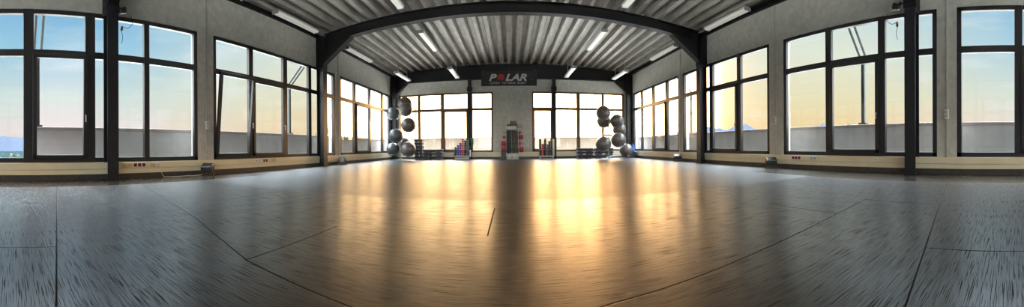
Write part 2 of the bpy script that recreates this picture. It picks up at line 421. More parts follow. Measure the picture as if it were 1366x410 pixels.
window('x', -1, *LW[1], [(.19, .37), (1.28, 1.46), (2.41, 2.52)], {1: -.035})
window('x', -1, *LW[2], [(5.05, 5.18), (6.27, 6.43), (7.38, 7.52)], {0: .10, 1: 0})
window('x', -1, *LW[3], [(10.15, 10.30), (11.42, 11.58), (12.72, 12.86)], {1: 0})
window('x', 1, *RW[0], [(-2.3, -2.15), (-1.25, -1.12), (-.24, -.10)], {2: 0})
window('x', 1, *RW[1], [(2.28, 2.43), (3.48, 3.62)], {1: 0})
window('x', 1, *RW[2], [(6.26, 6.41), (7.50, 7.66)], {1: 0})
window('x', 1, *RW[3], [(10.28, 10.44), (11.45, 11.62), (12.62, 12.76)], {1: 0})
window('y', -1, *FILLW[0], [(-3.6, -3.46), (-1.9, -1.76)], {})  # added unseen rear window, for fill light
window('y', -1, *FILLW[1], [(1.76, 1.9), (3.46, 3.6)], {})  # added unseen rear window, for fill light
window('y', 1, *BW[0], [(-4.24, -4.12), (-3.17, -3.01), (-1.96, -1.72)], {2: 0}, 'frame_warm_glow')
window('y', 1, *BW[1], [(1.76, 1.98), (2.90, 3.06), (4.08, 4.20)], {0: 0}, 'frame_warm_glow')

# ------------------------------------------------------------------ steel frame
COLY = [1.61, 7.78, 13.70]
for i, (cy0, nm) in enumerate(zip(COLY, ('nearest the camera', 'in the middle of the room', 'in the far corner'))):
    for s, sd_ in ((-1, 'left'), (1, 'right')):
        root = empty('steel_column', (s * 5.375, cy0 + .1, 0))
        tag(root, 'dark steel column on the %s window wall %s' % (sd_, nm), 'column')
        bm = nb(); h = 3.86
        a, b = sorted((s * .125, s * .110)); bx(bm, a, b, -.1, .1, 0, h)     # outer flange
        a, b = sorted((-s * .125, -s * .110)); bx(bm, a, b, -.1, .1, 0, h)   # inner flange
        bx(bm, -.11, .11, -.012, .012, 0, h)
        obj('column_shaft', bm, M['colsteel'], root)
        bm = nb(); bx(bm, -.15, .124, -.115, .115, 0, .015) if s < 0 else bx(bm, -.15, .124, -.115, .115, 0, .015)
        obj('base_plate', bm, M['steel'], root)
        bm = nb(); bx(bm, -.13, .124, -.118, .118, 2.93, h); obj('splice_plate', bm, M['steel'], root)
for i, cy0 in enumerate(COLY):
    root = empty('roof_beam', (0, cy0 + .1, 3.6))
    tag(root, ['dark arched roof beam nearest overhead, above the first pair of columns', 'dark arched roof beam spanning the middle pair of columns', 'dark arched roof beam along the back wall above the banner'][i], 'beam')
    dp = .27; n_ = 24; xs = [-5.24 + 10.48 * k / n_ for k in range(n_ + 1)]
    def und(x):
        if i == 2: return 3.50
        return arch(x) - .02 - dp - max(0, abs(x) - 4.2) * .04
    # web
    bm = nb(); poly = [(x, arch(x) - .015 - 3.6) for x in xs] + [(x, und(x) - 3.6) for x in reversed(xs)]
    prism(bm, poly, 'y', -.02, .02); obj('beam_web', bm, M['steel'], root)
    for nm, f0 in (('top_flange', lambda x: arch(x) - .015), ('bottom_flange', lambda x: und(x) + .018)):
        bm = nb(); poly = [(x, f0(x) - 3.6) for x in xs] + [(x, f0(x) - .018 - 3.6) for x in reversed(xs)]
        prism(bm, poly, 'y', -.10, .10); obj(nm, bm, M['steel'], root)
    for s in (-1, 1):
        bm = nb(); hx = 4.35 if i < 2 else 4.7
        pts = [(s * 5.24, und(5.2) - 3.6), (s * hx, und(hx) - 3.6), (s * 5.24, 3.08 - 3.6)]
        prism(bm, pts, 'y', -.06, .06)
        e = [(s * hx, und(hx) - 3.6), (s * 5.24, 3.08 - 3.6), (s * 5.24, 3.06 - 3.62), (s * (hx - .02), und(hx) - 3.625)]
        prism(bm, e, 'y', -.10, .10); obj('haunch', bm, M['steel'], root)
for x, nm in ((-1.83, 'left'), (1.87, 'right')):
    root = empty('wall_post', (x, D - .09, 0)); tag(root, 'slim dark steel post in front of the %s back window' % nm, 'post')
    bm = nb(); bx(bm, -.075, .075, -.07, -.058, 0, 3.52); bx(bm, -.075, .075, .05, .062, 0, 3.52); bx(bm, -.01, .01, -.058, .05, 0, 3.52); obj('post_shaft', bm, M['steel'], root)
    bm = nb(); bx(bm, -.11, .11, -.085, .062, 3.0, 3.18); obj('bracket', bm, M['steel'], root)

# ------------------------------------------------------------------ ceiling lights (switched off battens with a faint added glow)
def batten(x, y0, y1, z, label, wide=.10):
    L_ = y1 - y0; root = empty('ceiling_light', (x, (y0 + y1) / 2, z)); tag(root, label, 'ceiling light', 'fluorescent battens under the corrugated ceiling')
    bm = nb(); bx(bm, -wide * .9, wide * .9, -L_ / 2, L_ / 2, .012, .06); obj('housing', bm, M['lamp'], root, bevel=.006)
    bm = nb(); prism(bm, [(-wide * .8, .014), (wide * .8, .014), (wide * .7, -.022), (-wide * .7, -.022)], 'y', -L_ / 2 + .02, L_ / 2 - .02); obj('diffuser', bm, M['diffuser'], root)
    for sg in (-1, 1):
        bm = nb(); bx(bm, -wide, wide, sg * L_ / 2 - .012, sg * L_ / 2 + .012, -.028, .065); obj('end_cap', bm, M['lampd'], root)
        bm = nb(); bx(bm, -.012, .012, sg * L_ / 3 - .012, sg * L_ / 3 + .012, .06, arch(x) - z + .01); obj('hanger', bm, M['lampd'], root)
sx = {-5.16: 'by the left wall', -2.66: 'left of the centre', 2.72: 'right of the centre', 5.16: 'by the right wall'}
for x, w in sx.items():
    z = arch(x) - .13
    batten(x, 9.0, 10.9, z, 'white fluorescent batten %s, just beyond the middle beam' % w)
    batten(x * .865, 11.7, 13.35, 3.50, 'white fluorescent batten %s, nearest the back wall' % w)
    batten(x, 5.6, 7.3, z, 'white fluorescent batten %s, just before the middle beam' % w)
    if abs(x) > 4: batten(x, 2.8, 4.6, z, 'white fluorescent batten %s, nearest the camera' % w)

# ------------------------------------------------------------------ banner
root = empty('banner', (-.10, 13.66, 3.45)); tag(root, 'black sports brand banner reading POLAR hanging from the back beam', 'banner')
bm = nb(); bx(bm, -1.20, 1.20, -.006, .006, -.28, .36); obj('banner_cloth', bm, M['banner'], root)
for q in (-1.1, 0, 1.1):
    bm = nb(); tube(bm, [(q, .0, .34), (q, .0, .41)], .006); obj('hanging_cord', bm, M['ltgrey'], root)
def text(s, size, x, z, m, name, shear=0, ls=1.0, off=.0, wid=1.0):
    cu = bpy.data.curves.new(name, 'FONT'); cu.body = s; cu.size = size; cu.extrude = .003; cu.shear = shear; cu.space_character = ls; cu.offset = off
    o = bpy.data.objects.new(name, cu); C.objects.link(o)
    bpy.context.view_layer.update()
    me = bpy.data.meshes.new_from_object(o.evaluated_get(bpy.context.evaluated_depsgraph_get())); bpy.data.objects.remove(o)
    q = bpy.data.objects.new(name, me); C.objects.link(q); me.materials.clear(); me.materials.append(m)
    q.parent = root; q.location = (x, -.010, z); q.rotation_euler = (PI / 2, 0, 0); q.scale = (wid, 1, 1)
    return q
for ch, x0 in (('P', -.88), ('L', -.17), ('A', .09), ('R', .43)): text(ch, .40, x0, -.055, M['letter'], 'letter_' + ch.lower(), .3, off=.014, wid=1.28)
for wd, x0 in (('LISTEN', -.84), ('TO', -.33), ('YOUR', -.11), ('BODY', .35)): text(wd, .12, x0, -.20, M['letter2'], 'slogan_' + wd.lower(), .15, off=.003, wid=1.18)
bm = nb(); seg = 28
for kk, (zc, hh) in enumerate(((.185, .05), (.090, .10), (-.010, .06))):
    pts = []
    z0, z1 = zc - hh / 2, zc + hh / 2
    for sg in (1, -1):
        for k in range(7):
            z = z0 + (z1 - z0) * (k / 6 if sg > 0 else 1 - k / 6); r = math.sqrt(max(.0004, .15 ** 2 - (z - .085) ** 2)); pts.append((-.35 + sg * r * 1.05, z))
    prism(bm, pts, 'y', -.012, -.007)
obj('red_globe_emblem', bm, M['logo_red'], root)
bm = nb(); lathe(bm, [(.016, 0), (.016, .004)], 12); o = obj('registered_mark', bm, M['letter2'], root, loc=(.98, -.007, -.03)); o.rotation_euler.x = PI / 2

# ------------------------------------------------------------------ outside: terrace parapet, awning arms, trees, hills
bm = nb(); bx(bm, -7.2, -5.75, -8, 16.5, -.3, -.05); bx(bm, 5.75, 7.2, -8, 16.5, -.3, -.05); bx(bm, -5.75, 5.75, D + .25, 16.5, -.3, -.05)
struct(obj('terrace_floor', bm, M['terrace']), 'roof terrace outside the windows')
def parapet(lbl, x0, x1, y0, y1, ax):
    root = empty('parapet', ((x0 + x1) / 2, (y0 + y1) / 2, -.05)); struct(root, lbl)
    off = Vector(root.location)
    bm = nb(); v = bx(bm, x0, x1, y0, y1, -.05, .91)
    for q in v: q.co -= off
    obj('parapet_wall', bm, M['parapet' if ax == 'y' else 'parapet_warm_lit'], root)
    bm = nb(); v = bx(bm, x0 - .03, x1 + .03, y0 - .03, y1 + .03, .91, .98)
    for q in v: q.co -= off
    obj('parapet_cap', bm, M['cap' if ax == 'y' else 'cap_warm_lit'], root, bevel=.01)
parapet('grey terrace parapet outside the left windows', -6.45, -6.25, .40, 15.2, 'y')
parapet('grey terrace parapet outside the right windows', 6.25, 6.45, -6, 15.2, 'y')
parapet('terrace parapet behind the back windows, warm sky light put into its colour', -6.2, 6.2, 14.9, 15.1, 'x')
def awning(s, y, label):
    root = empty('awning_arm', (s * 6.33, y, .98)); tag(root, label, 'awning arm', 'awning arms outside the windows')
    bm = nb(); bx(bm, -.035, .035, -.04, .04, 0, 1.50); obj('upright', bm, M['tube'], root, bevel=.008)
    for dy in (-.07, .07):
        bm = nb(); tube(bm, [(0, dy, 1.49), (-s * .57, dy, 2.04)], .028); obj('arm', bm, M['tube'], root)
    bm = nb(); tube(bm, [(0, -.12, 1.49), (0, .12, 1.49)], .035); obj('hinge', bm, M['tube'], root)
    bm = nb(); bx(bm, -.07, .07, -.09, .09, 0, .04); obj('foot_plate', bm, M['tube'], root)
awning(-1, .50, 'grey double awning arm outside the left window nearest the camera')
awning(-1, 7.5, 'grey double awning arm outside the middle left window')
awning(1, 3.15, 'grey double awning arm outside the right window behind the nearest column')
awning(1, 9.95, 'grey double awning arm outside the far right window')

rnd = random.Random(4)
def tree(x, y, zt, w, label, base=-6):
    root = empty('tree', (x, y, base)); tag(root, label, 'tree')
    H = zt - base
    bm = nb(); tube(bm, [(0, 0, 0), (.1, 0, H * .4), (0, .1, H * .8)], [.25, .18, .06], 8)
    for k in range(7):
        a = k * 2.4; tube(bm, [(0, 0, H * (.35 + .06 * k)), (math.cos(a) * w * .6, math.sin(a) * w * .6, H * (.5 + .06 * k))], [.08, .03], 6)
    obj('trunk', bm, M['bark'], root)
    bm = nb()
    blobs = [(rnd.uniform(-1, 1) * w * .6, rnd.uniform(-1, 1) * w * .6, H * rnd.uniform(.5, .85), w * rnd.uniform(.35, .6)) for _ in range(9)] + [(0, 0, H - w * .45, w * .45)]
    for (bx_, by_, bz_, br) in blobs:
        for _ in range(170):
            d = Vector((rnd.gauss(0, 1), rnd.gauss(0, 1), rnd.gauss(0, 1))).normalized() * br * rnd.uniform(.6, 1.05)
            p = Vector((bx_, by_, bz_)) + d; r = w * .07
            q = [p + Vector((rnd.uniform(-r, r), rnd.uniform(-r, r), rnd.uniform(-r, r))) for _ in range(4)]
            v = [bm.verts.new(c) for c in q]
            for f in ((0, 1, 2), (0, 1, 3), (1, 2, 3), (0, 2, 3)): bm.faces.new([v[i] for i in f])
    obj('foliage', bm, M['leaf'], root)
tree(-15.5, 24.5, 2.9, 1.9, 'bushy tree beyond the parapet outside the far left window')
tree(-13.5, 29.5, 2.2, 1.6, 'low tree farther along outside the far left window')
tree(-1.9, 34, 2.0, 1.5, 'small treetop showing over the parapet behind the back wall')
tree(-26, -.4, -.3, 2.6, 'dark round tree outside the leftmost pane')
tree(-24, 4.2, -.9, 2.0, 'lower dark tree beside the round one outside the leftmost pane')
tree(21, 11.5, 2.1, 1.6, 'treetop beyond the parapet outside the right window')

def ridge(name, a0, a1, dist, hfun, m, label):
    """a mountain ridge between azimuths a0..a1 (degrees from +y towards +x)"""
    bm = nb(); n_ = 90; top = []; rows = [[], [], []]
    for k in range(n_ + 1):
        a = math.radians(a0 + (a1 - a0) * k / n_); h = hfun(math.degrees(a))
        s_, c_ = math.sin(a), math.cos(a)
        rows[0].append(bm.verts.new((s_ * dist * .85, c_ * dist * .85, -30))); rows[1].append(bm.verts.new((s_ * dist, c_ * dist, h * dist))); rows[2].append(bm.verts.new((s_ * dist * 1.2, c_ * dist * 1.2, -30)))
    for a, b in zip(rows, rows[1:]):
        for k in range(n_): bm.faces.new((a[k], a[k + 1], b[k + 1], b[k]))
    return struct(obj(name, bm, m), label)
ridge('hills', 30, 100, 1500, lambda a: .050 + .008 * math.sin(a * .35) + .008 * math.sin(a * .9 + 1) + .003 * math.sin(a * 2.7), M['hill'], 'blue-grey hills on the right horizon')
ridge('hills', -120, -58, 1500, lambda a: .036 + .006 * math.sin(a * .2) + .003 * math.sin(a * .8) + .001 * math.sin(a * 3), M['hill'], 'blue-grey hills on the left horizon')
bm = nb(); bmesh.ops.create_circle(bm, cap_ends=True, radius=60, segments=48)
for v in bm.verts: v.co.z = -6.4
struct(obj('bounce_yard', bm, M['land']), 'pale yard added to bounce light up to the ceiling')
bm = nb(); bmesh.ops.create_circle(bm, cap_ends=True, radius=3000, segments=48)
for v in bm.verts: v.co.z = -6.5
struct(obj('ground', bm, M['field']), 'land beyond the added yard')

# ------------------------------------------------------------------ gym balls and their racks
def ball(x, y, z, r, m, label, grp):
    root = empty('gym_ball', (x, y, z - r)); tag(root, label, 'gym ball', grp)
    bm = nb(); n1, n2 = 40, 24
    prof = []
    for i in range(1, n2):
        a = -PI / 2 + PI * i / n2; rr = r * (1 + .004 * math.cos(a * 36)); prof.append((rr * math.cos(a), r * math.sin(a) + r))
    lathe(bm, prof, n1); obj('ball_skin', bm, M[m], root, smooth=True)
    bm = nb(); lathe(bm, [(.016, 0), (.014, .006)], 12)
    o = obj('valve_plug', bm, M['plug'], root); d = Vector((-.35, -.9, .25)).normalized()
    o.location = Vector((0, 0, r)) + d * (r * .995); o.rotation_euler = d.to_track_quat('Z', 'Y').to_euler()
BL = [(-4.52, 12.95, 2.42, .31, 'topmost silver grey gym ball on the left rack, behind another'),
      (-4.30, 12.40, 2.11, .285, 'silver grey gym ball at the front top of the left rack'),
      (-5.037, 12.9, 2.023, .29, 'dark grey gym ball jutting left near the top of the left rack'),
      (-4.22, 12.5, 1.475, .31, 'grey gym ball halfway up the left rack on its right side'),
      (-4.71, 12.3, 1.03, .30, 'grey gym ball on the left rack, stacked on the lower left ball'),
      (-4.57, 13.0, .70, .29, 'grey gym ball mostly hidden behind the lowest balls of the left rack'),
      (-5.0, 12.7, .475, .28, 'lowest gym ball on the left side of the left rack'),
      (-4.19, 12.35, .47, .32, 'largest lowest gym ball at the front right of the left rack')]
BR = [(3.715, 12.5, 1.90, .30, 'topmost grey gym ball on the right rack'),
      (3.915, 13.1, 1.612, .30, 'grey gym ball tucked behind and below the topmost of the right rack'),
      (4.31, 12.5, 1.57, .29, 'upper grey gym ball on the right arm of the right rack'),
      (4.57, 12.95, 1.24, .29, 'grey gym ball under the upper one on the right arm of the right rack'),
      (4.35, 12.45, .785, .31, 'grey gym ball in the middle of the right rack, above the lowest'),
      (3.68, 12.4, .62, .32, 'large dark grey gym ball at the left foot of the right rack'),
      (4.86, 12.9, .35, .29, 'lowest gym ball at the right foot of the right rack')]
for k, (x, y, z, r, lb) in enumerate(BL): ball(x, y, z, r, 'rubber2' if k in (2, 4, 6) else 'rubber', lb, 'gym balls on the left rack')
for k, (x, y, z, r, lb) in enumerate(BR): ball(x, y, z, r, 'rubber', lb, 'gym balls on the right rack')
def ball_rack(px, py, balls, H, label, base):
    root = empty('ball_rack', (px, py, 0)); tag(root, label, 'ball rack')
    bm = nb(); tube(bm, [(0, 0, 0), (0, 0, H)], .028, 12); obj('pole', bm, M['chrome'], root, smooth=False)
    bm = nb(); lathe(bm, [(.40, .0), (.40, .012), (.12, .03), (.05, .10), (.045, .16)], 32); obj('base', bm, M[base], root, smooth=False)
    for (x, y, z, r, _l) in balls:
        rr = r * .62; zz = z - math.sqrt(r * r - rr * rr) - .012
        cx_, cy_ = x - px, y - py; d = Vector((cx_, cy_, 0)); L_ = d.length; d = d.normalized()
        bm = nb(); torus(bm, rr, .009, mtx=Matrix.Translation((cx_, cy_, zz)))
        if L_ > rr: tube(bm, [(0, 0, zz), tuple(d * (L_ - rr) + Vector((0, 0, zz)))], .012)
        else: tube(bm, [(0, 0, zz), tuple(-d * (rr - L_) + Vector((0, 0, zz)))], .012)
        obj('holding_ring', bm, M['chrome'], root)
    return root
ball_rack(-4.66, 12.66, BL, 2.15, 'ball rack with a round teal base and steel pole by the left corner', 'teal')
rk = ball_rack(4.03, 12.78, BR, 1.55, 'ball rack with a round base and steel pole by the right corner', 'teal')
bm = nb(); bx(bm, -.26, .14, -.03, .03, .96, 1.04); bx(bm, -.23, -.19, -.02, .02, 1.0, 1.35); obj('crossbar', bm, M['ltgrey'], rk)

# ------------------------------------------------------------------ aerobic steps
def step(w=.88, d=.36, h=.15):
    root = empty('aerobic_step'); zz = h
    bm = nb(); bx(bm, -w / 2, w / 2, -d / 2, d / 2, h - .075, h); obj('deck', bm, M['stepd'], root, bevel=.02)
    for s in (-1, 1):
        bm = nb(); prism(bm, [(-.145, 0), (.145, 0), (.13, h - .075), (-.13, h - .075)], 'y', -d / 2 + .02, d / 2 - .02)
        o = obj('riser', bm, M['riser'], root, bevel=.01, loc=(s * w * .30, 0, 0))
        bm = nb(); bx(bm, -.05, .05, -d / 2 + .005, -d / 2 + .02, .02, .06); obj('grip_slot', bm, M['blackr'], o)
    return root
proto = step(); used = False
words = ['bottom', 'second lowest', 'third lowest', 'fourth lowest', 'fifth lowest', 'sixth lowest']
for (x, y, n_, sc, rz, where) in ((-3.40, 13.45, 3, 1.0, 0, 'the stack right of the left ball rack'), (-4.08, 13.55, 6, .42, 0, 'the tall stack behind the left ball rack'),
                             (3.13, 13.45, 3, .80, 0, 'the stack left of the right ball rack'), (4.00, 13.45, 3, .92, 0, 'the stack behind the right ball rack')):
    for k in range(n_):
        o = copy_tree(proto) if used else proto; used = True
        o.location = (x + (.01 if k % 2 else 0), y, k * .15); o.scale = (sc, 1 if n_ < 5 else .8, 1)
        w_ = 'top' if k == n_ - 1 else words[k]
        o['label'] = 'dark aerobic step, %s of %s' % (w_, where); o['category'] = 'aerobic step'; o['group'] = 'aerobic steps in ' + where

# ------------------------------------------------------------------ dumbbell trolley (left) with coloured hand weights
def hexpoly(r): return [(r * math.cos(PI / 6 + k * PI / 3), r * math.sin(PI / 6 + k * PI / 3)) for k in range(6)]
def dumbbell(m):
    root = empty('dumbbell')
    for s in (-1, 1):
        bm = nb(); prism(bm, hexpoly(.052), 'y', s * .065 - .035, s * .065 + .035); obj('weight_head', bm, M[m], root, bevel=.008)
    bm = nb(); tube(bm, [(0, -.04, 0), (0, .04, 0)], .014); obj('handle', bm, M['ltgrey'], root)
    return root
root = empty('weight_trolley', (-2.12, 13.42, 0)); tag(root, 'low grey trolley carrying coloured hand weights under the left back window', 'trolley')
bm = nb(); bx(bm, -.36, .36, -.2, .2, .13, .17); obj('tray', bm, M['ltgrey'], root, bevel=.006)
bm = nb(); bx(bm, -.30, .30, -.16, .16, .02, .10); bx(bm, -.26, -.22, -.02, .02, .08, .14); bx(bm, .22, .26, -.02, .02, .08, .14); obj('lower_shelf', bm, M['ltgrey'], root)
bm = nb(); bx(bm, .325, .355, -.19, .19, .17, .42); obj('side_rail', bm, M['ltgrey'], root); bm = nb(); bx(bm, -.355, -.335, -.19, .19, .17, .30); obj('side_rail', bm, M['ltgrey'], root)
for s in (-1, 1):
    for t in (-1, 1):
        bm = nb(); prism(bm, [(.028 * math.cos(k * PI / 6), .028 * math.sin(k * PI / 6)) for k in range(12)], 'x', -.012, .012); obj('wheel', bm, M['blackr'], root, loc=(s * .32, t * .15, .028))
cols_ = [(-.28, 4, 'black', 'black'), (-.175, 5, 'blue', 'blue'), (-.075, 6, 'purple', 'purple'), (.03, 8, 'pink', 'red'), (.135, 7, 'blackr', 'black'), (.24, 7, 'greyfoam', 'grey')]
for (dx, n_, m, cn_) in cols_:
    p = dumbbell(m)
    for k in range(n_):
        o = p if k == 0 else copy_tree(p)
        o.location = (-2.12 + dx, 13.42, .17 + .053 + k * .0925)
        pos = 'bottom' if k == 0 else 'top' if k == n_ - 1 else words[k] if k < 6 else 'next to topmost'
        side_ = {-.28: 'leftmost column', -.175: 'second column', -.075: 'third column', .03: 'fourth column', .135: 'fifth column', .24: 'rightmost column'}[dx]
        tag(o, '%s hand weight, %s of the %s on the low trolley' % (cn_, pos, side_), 'hand weight', 'hand weights on the trolley')
# green resistance tubes hanging from the left post
root = empty('resistance_tube', (-1.82, 13.72, .55)); tag(root, 'green resistance tubes hung in a loop on the left wall post', 'resistance tube')
bm = nb()
for k in range(5):
    w = .07 + .012 * k
    tube(bm, [(math.sin(a) * w + .01 * k, -.03 - .012 * k, .15 + math.cos(a) * .20 + .01 * k) for a in [i * 2 * PI / 20 for i in range(21)]], .011, 6, False)
obj('rubber_loop', bm, M['green'], root)
bm = nb(); tube(bm, [(-.07, -.06, -.02), (.07, -.06, -.02)], .02); obj('grip', bm, M['blackr'], root); bm = nb(); tube(bm, [(-.06, -.08, -.10), (.08, -.08, -.08)], .02); obj('grip', bm, M['blackr'], root); bm = nb(); tube(bm, [(0, 0, .36), (0, -.09, .36)], .012); obj('hook', bm, M['blackr'], root)

# ------------------------------------------------------------------ rack of rolled mats (right of the centre)
root = empty('mat_rack', (1.47, 13.45, 0)); tag(root, 'pale grey rack holding upright rolled mats under the right back window', 'rack')
bm = nb(); bx(bm, -.32, .32, -.17, .17, .10, .15); bx(bm, -.30, .30, -.15, .15, 0, .03); bx(bm, -.30, -.26, -.13, .13, .03, .10); bx(bm, .26, .30, -.13, .13, .03, .10); obj('tray', bm, M['ltgrey'], root)
bm = nb(); bx(bm, .29, .33, -.17, .17, .15, .86); obj('side_panel', bm, M['ltgrey'], root)
bm = nb(); tube(bm, [(-.32, -.16, .15), (-.32, -.16, .40), (.30, -.16, .40)], .010); obj('guard_rail', bm, M['chrome'], root); bm = nb(); tube(bm, [(-.32, .16, .15), (-.32, .16, .40), (.30, .16, .40)], .010); obj('guard_rail', bm, M['chrome'], root)
for (dx, r, h, m, lb) in ((-.265, .05, .70, 'blackr', 'black rolled mat standing leftmost in the mat rack'), (-.16, .052, .50, 'red', 'red rolled mat standing in the mat rack'),
                          (-.055, .05, .70, 'black', 'tall black rolled mat standing right of the red one'), (.04, .042, .48, 'greyfoam', 'short grey rolled mat in the middle of the mat rack'),
                          (.13, .044, .62, 'olive', 'speckled dark green foam roller left of its twin in the mat rack'), (.225, .044, .62, 'olive', 'speckled dark green foam roller by the side panel of the mat rack')):
    bm = nb(); pts = []
    lathe(bm, [(r * .97, 0), (r, .01), (r, h - .01), (r * .9, h), (r * .6, h - .004), (r * .3, h - .012)], 20)
    o = obj('rolled_mat' if m != 'olive' else 'foam_roller', bm, M[m], loc=(1.47 + dx, 13.45 - (.05 if m in ('red', 'greyfoam') else 0), .15)); tag(o, lb, 'rolled mat' if m != 'olive' else 'foam roller', 'rolls in the mat rack')

# ------------------------------------------------------------------ barbell tower in the centre of the back wall
root = empty('barbell_tower', (.0, 13.55, 0)); tag(root, 'tower rack for barbells and red weight plates in the centre of the back wall', 'rack')
bm = nb(); bx(bm, -.24, .30, -.18, .18, .02, .05); bx(bm, -.20, .26, -.14, .14, 0, .02); obj('base', bm, M['ltgrey'], root)
bm = nb(); bx(bm, -.20, -.17, .05, .09, .05, 1.50); bx(bm, .22, .25, .05, .09, .05, 1.50); bx(bm, -.20, .25, .055, .085, 1.44, 1.50); obj('upright_frame', bm, M['blackr'], root)
for z in (.42, .68, .95, 1.15):
    bm = nb(); tube(bm, [(-.44, .07, z), (.50, .07, z)], .013); obj('peg', bm, M['chrome'], root)
for z in (1.36, 1.44): bm = nb(); tube(bm, [(.0, .0, z), (.44, .0, z)], .012); obj('peg', bm, M['chrome'], root)
bm = nb(); bx(bm, -.24, .27, -.19, -.175, 1.24, 1.30); bx(bm, -.24, .27, -.08, -.065, 1.24, 1.30); bx(bm, -.255, -.24, -.19, .09, 1.24, 1.30); bx(bm, .27, .285, -.19, .09, 1.24, 1.30); obj('top_clamp', bm, M['ltgrey'], root)
plates = [(-.33, .95, .06, 'red'), (-.31, .68, .11, 'red'), (-.40, .68, .11, 'red'), (-.31, .42, .12, 'red'), (-.40, .42, .12, 'red'), (.34, .95, .10, 'red'), (.43, .95, .10, 'red'), (.34, 1.15, .07, 'pink'),
          (.34, .68, .09, 'pink'), (.36, .42, .12, 'red'), (.45, .42, .12, 'red')]
hts = {.95: 'upper', .68: 'middle', .42: 'lower', 1.15: 'topmost'}
cnt = {}
for (dx, z, r, m) in plates:
    s_ = 'left' if dx < 0 else 'right'; key = (s_, z); cnt[key] = cnt.get(key, 0) + 1
    tot = sum(1 for p in plates if p[1] == z and (p[0] < 0) == (dx < 0))
    wh = '' if tot == 1 else (' outer' if abs(dx) == max(abs(p[0]) for p in plates if p[1] == z and (p[0] < 0) == (dx < 0)) else ' inner')
    root_p = empty('weight_plate', (dx, 13.62, z)); tag(root_p, 'red%s weight plate on the %s %s peg of the barbell tower' % (wh, hts[z], s_), 'weight plate', 'red weight plates on the tower')
    bm = nb(); lathe(bm, [(r * .93, -.042), (r, -.034), (r, .034), (r * .93, .042)], 28); o = obj('disc', bm, M[m], root_p); o.rotation_euler.y = PI / 2
    bm = nb(); lathe(bm, [(.024, -.044), (.024, .044)], 16); o = obj('hub', bm, M['ltgrey'], root_p); o.rotation_euler.y = PI / 2
for k in range(8):
    x0 = -.20 + k * .052; x1 = x0 + (.0 if k < 4 else .02 + .015 * (k - 3))
    root_b = empty('barbell', (x1, 13.42 + .01 * (k % 2), .06))
    pl = ['leftmost', 'second from the left', 'third from the left', 'fourth from the left', 'fourth from the right', 'third from the right', 'second from the right', 'rightmost'][k]
    tag(root_b, 'black padded barbell with white sleeve ends, %s in the central tower' % pl, 'barbell', 'barbells standing in the tower')
    lx = x0 - x1
    bm = nb(); tube(bm, [(0, 0, .20), (lx * .9, 0, 1.18)], .0255, 10); obj('foam_grip', bm, M['blackr'], root_b)
    bm = nb(); tube(bm, [(0, 0, 0), (0, 0, .20)], .019, 10); obj('sleeve', bm, M['white'], root_b); bm = nb(); tube(bm, [(lx * .9, 0, 1.18), (lx, 0, 1.34)], .019, 10); obj('sleeve', bm, M['white'], root_b)
bm = nb(); tube(bm, [(-.12, 0, 0), (.16, 0, 0)], .07, 18); o = obj('rolled_towel', bm, M['tan'], loc=(.04, 13.50, 1.57)); tag(o, 'brown roll lying across the top of the barbell tower', 'towel')
root = empty('storage_box', (-.36, 13.55, 0)); tag(root, 'small black box on the floor left of the barbell tower', 'box')
bm = nb(); bx(bm, -.10, .10, -.12, .12, 0, .34); obj('box_body', bm, M['black'], root, bevel=.012)
bm = nb(); bx(bm, -.108, .108, -.128, .128, .34, .37); obj('lid', bm, M['blackr'], root, bevel=.006)

# blue bag on a dark crate in the right far corner
root = empty('crate', (5.28, 13.2, 0)); tag(root, 'dark open crate on the floor in the far right corner', 'crate')
bm = nb()
for a in ((-.14, .14, -.14, .14, .0, .02), (-.14, -.125, -.14, .14, .02, .26), (.125, .14, -.14, .14, .02, .26), (-.125, .125, -.14, -.125, .02, .26), (-.125, .125, .125, .14, .02, .26)): bx(bm, *a)
obj('crate_body', bm, M['blackr'], root, bevel=.005)
bm = nb(); bmesh.ops.create_icosphere(bm, subdivisions=4, radius=1)
for v in bm.verts:
    n_ = math.sin(v.co.x * 5 + 1) * .10 + math.sin(v.co.y * 7 + v.co.z * 4) * .08 + math.sin(v.co.z * 9) * .06
    v.co = Vector((v.co.x * .11 * (1 + n_), v.co.y * .10 * (1 + n_), v.co.z * .22 * (1 + n_) * (1.0 if v.co.z < .3 else 1.1)))
    v.co.x += max(0, v.co.z) * .10
b_ = empty('bag', (5.28, 13.2, .02)); tag(b_, 'crumpled blue bag standing in the dark crate in the far right corner', 'bag')
obj('bag_body', bm, M['bluecloth'], b_, smooth=True, loc=(0, 0, .26))
bm = nb(); tube(bm, [(-.08, 0, .42), (-.07, -.04, .56), (.03, -.05, .60), (.08, 0, .48)], .014); obj('strap', bm, M['bluecloth'], b_)

# ------------------------------------------------------------------ floodlights at the foot of the pillars
def floodlight(s, y, rz, label, round_=False, k=1.0):
    root = empty('floodlight', (s * 5.32, y, 0), rz); tag(root, label, 'floodlight'); root.scale = (k, k, k)
    if round_:
        bm = nb(); lathe(bm, [(.06, -.09), (.10, -.05), (.115, .02), (.115, .06), (.10, .065)], 24); hs = obj('housing', bm, M['black'], root, loc=(0, 0, .15)); hs.rotation_euler = (PI / 2 - .3, 0, 0)
        bm = nb(); lathe(bm, [(.092, .066), (.085, .072)], 24); obj('lens', bm, M['greyfoam'], hs)
    else:
        bm = nb(); prism(bm, [(-.09, -.06), (.09, -.08), (.09, .08), (-.09, .05)], 'x', -.12, .12); hs = obj('housing', bm, M['black'], root, bevel=.01, loc=(0, 0, .155)); hs.rotation_euler = (.25, 0, 0)
        bm = nb(); bx(bm, -.10, .10, .088, .094, -.06, .06); obj('lens', bm, M['greyfoam'], hs)
    bm = nb(); bx(bm, -.135, -.122, -.02, .02, .0, .17); bx(bm, .122, .135, -.02, .02, .0, .17); bx(bm, -.135, .135, -.05, .05, 0, .012); obj('bracket', bm, M['steel'], root)
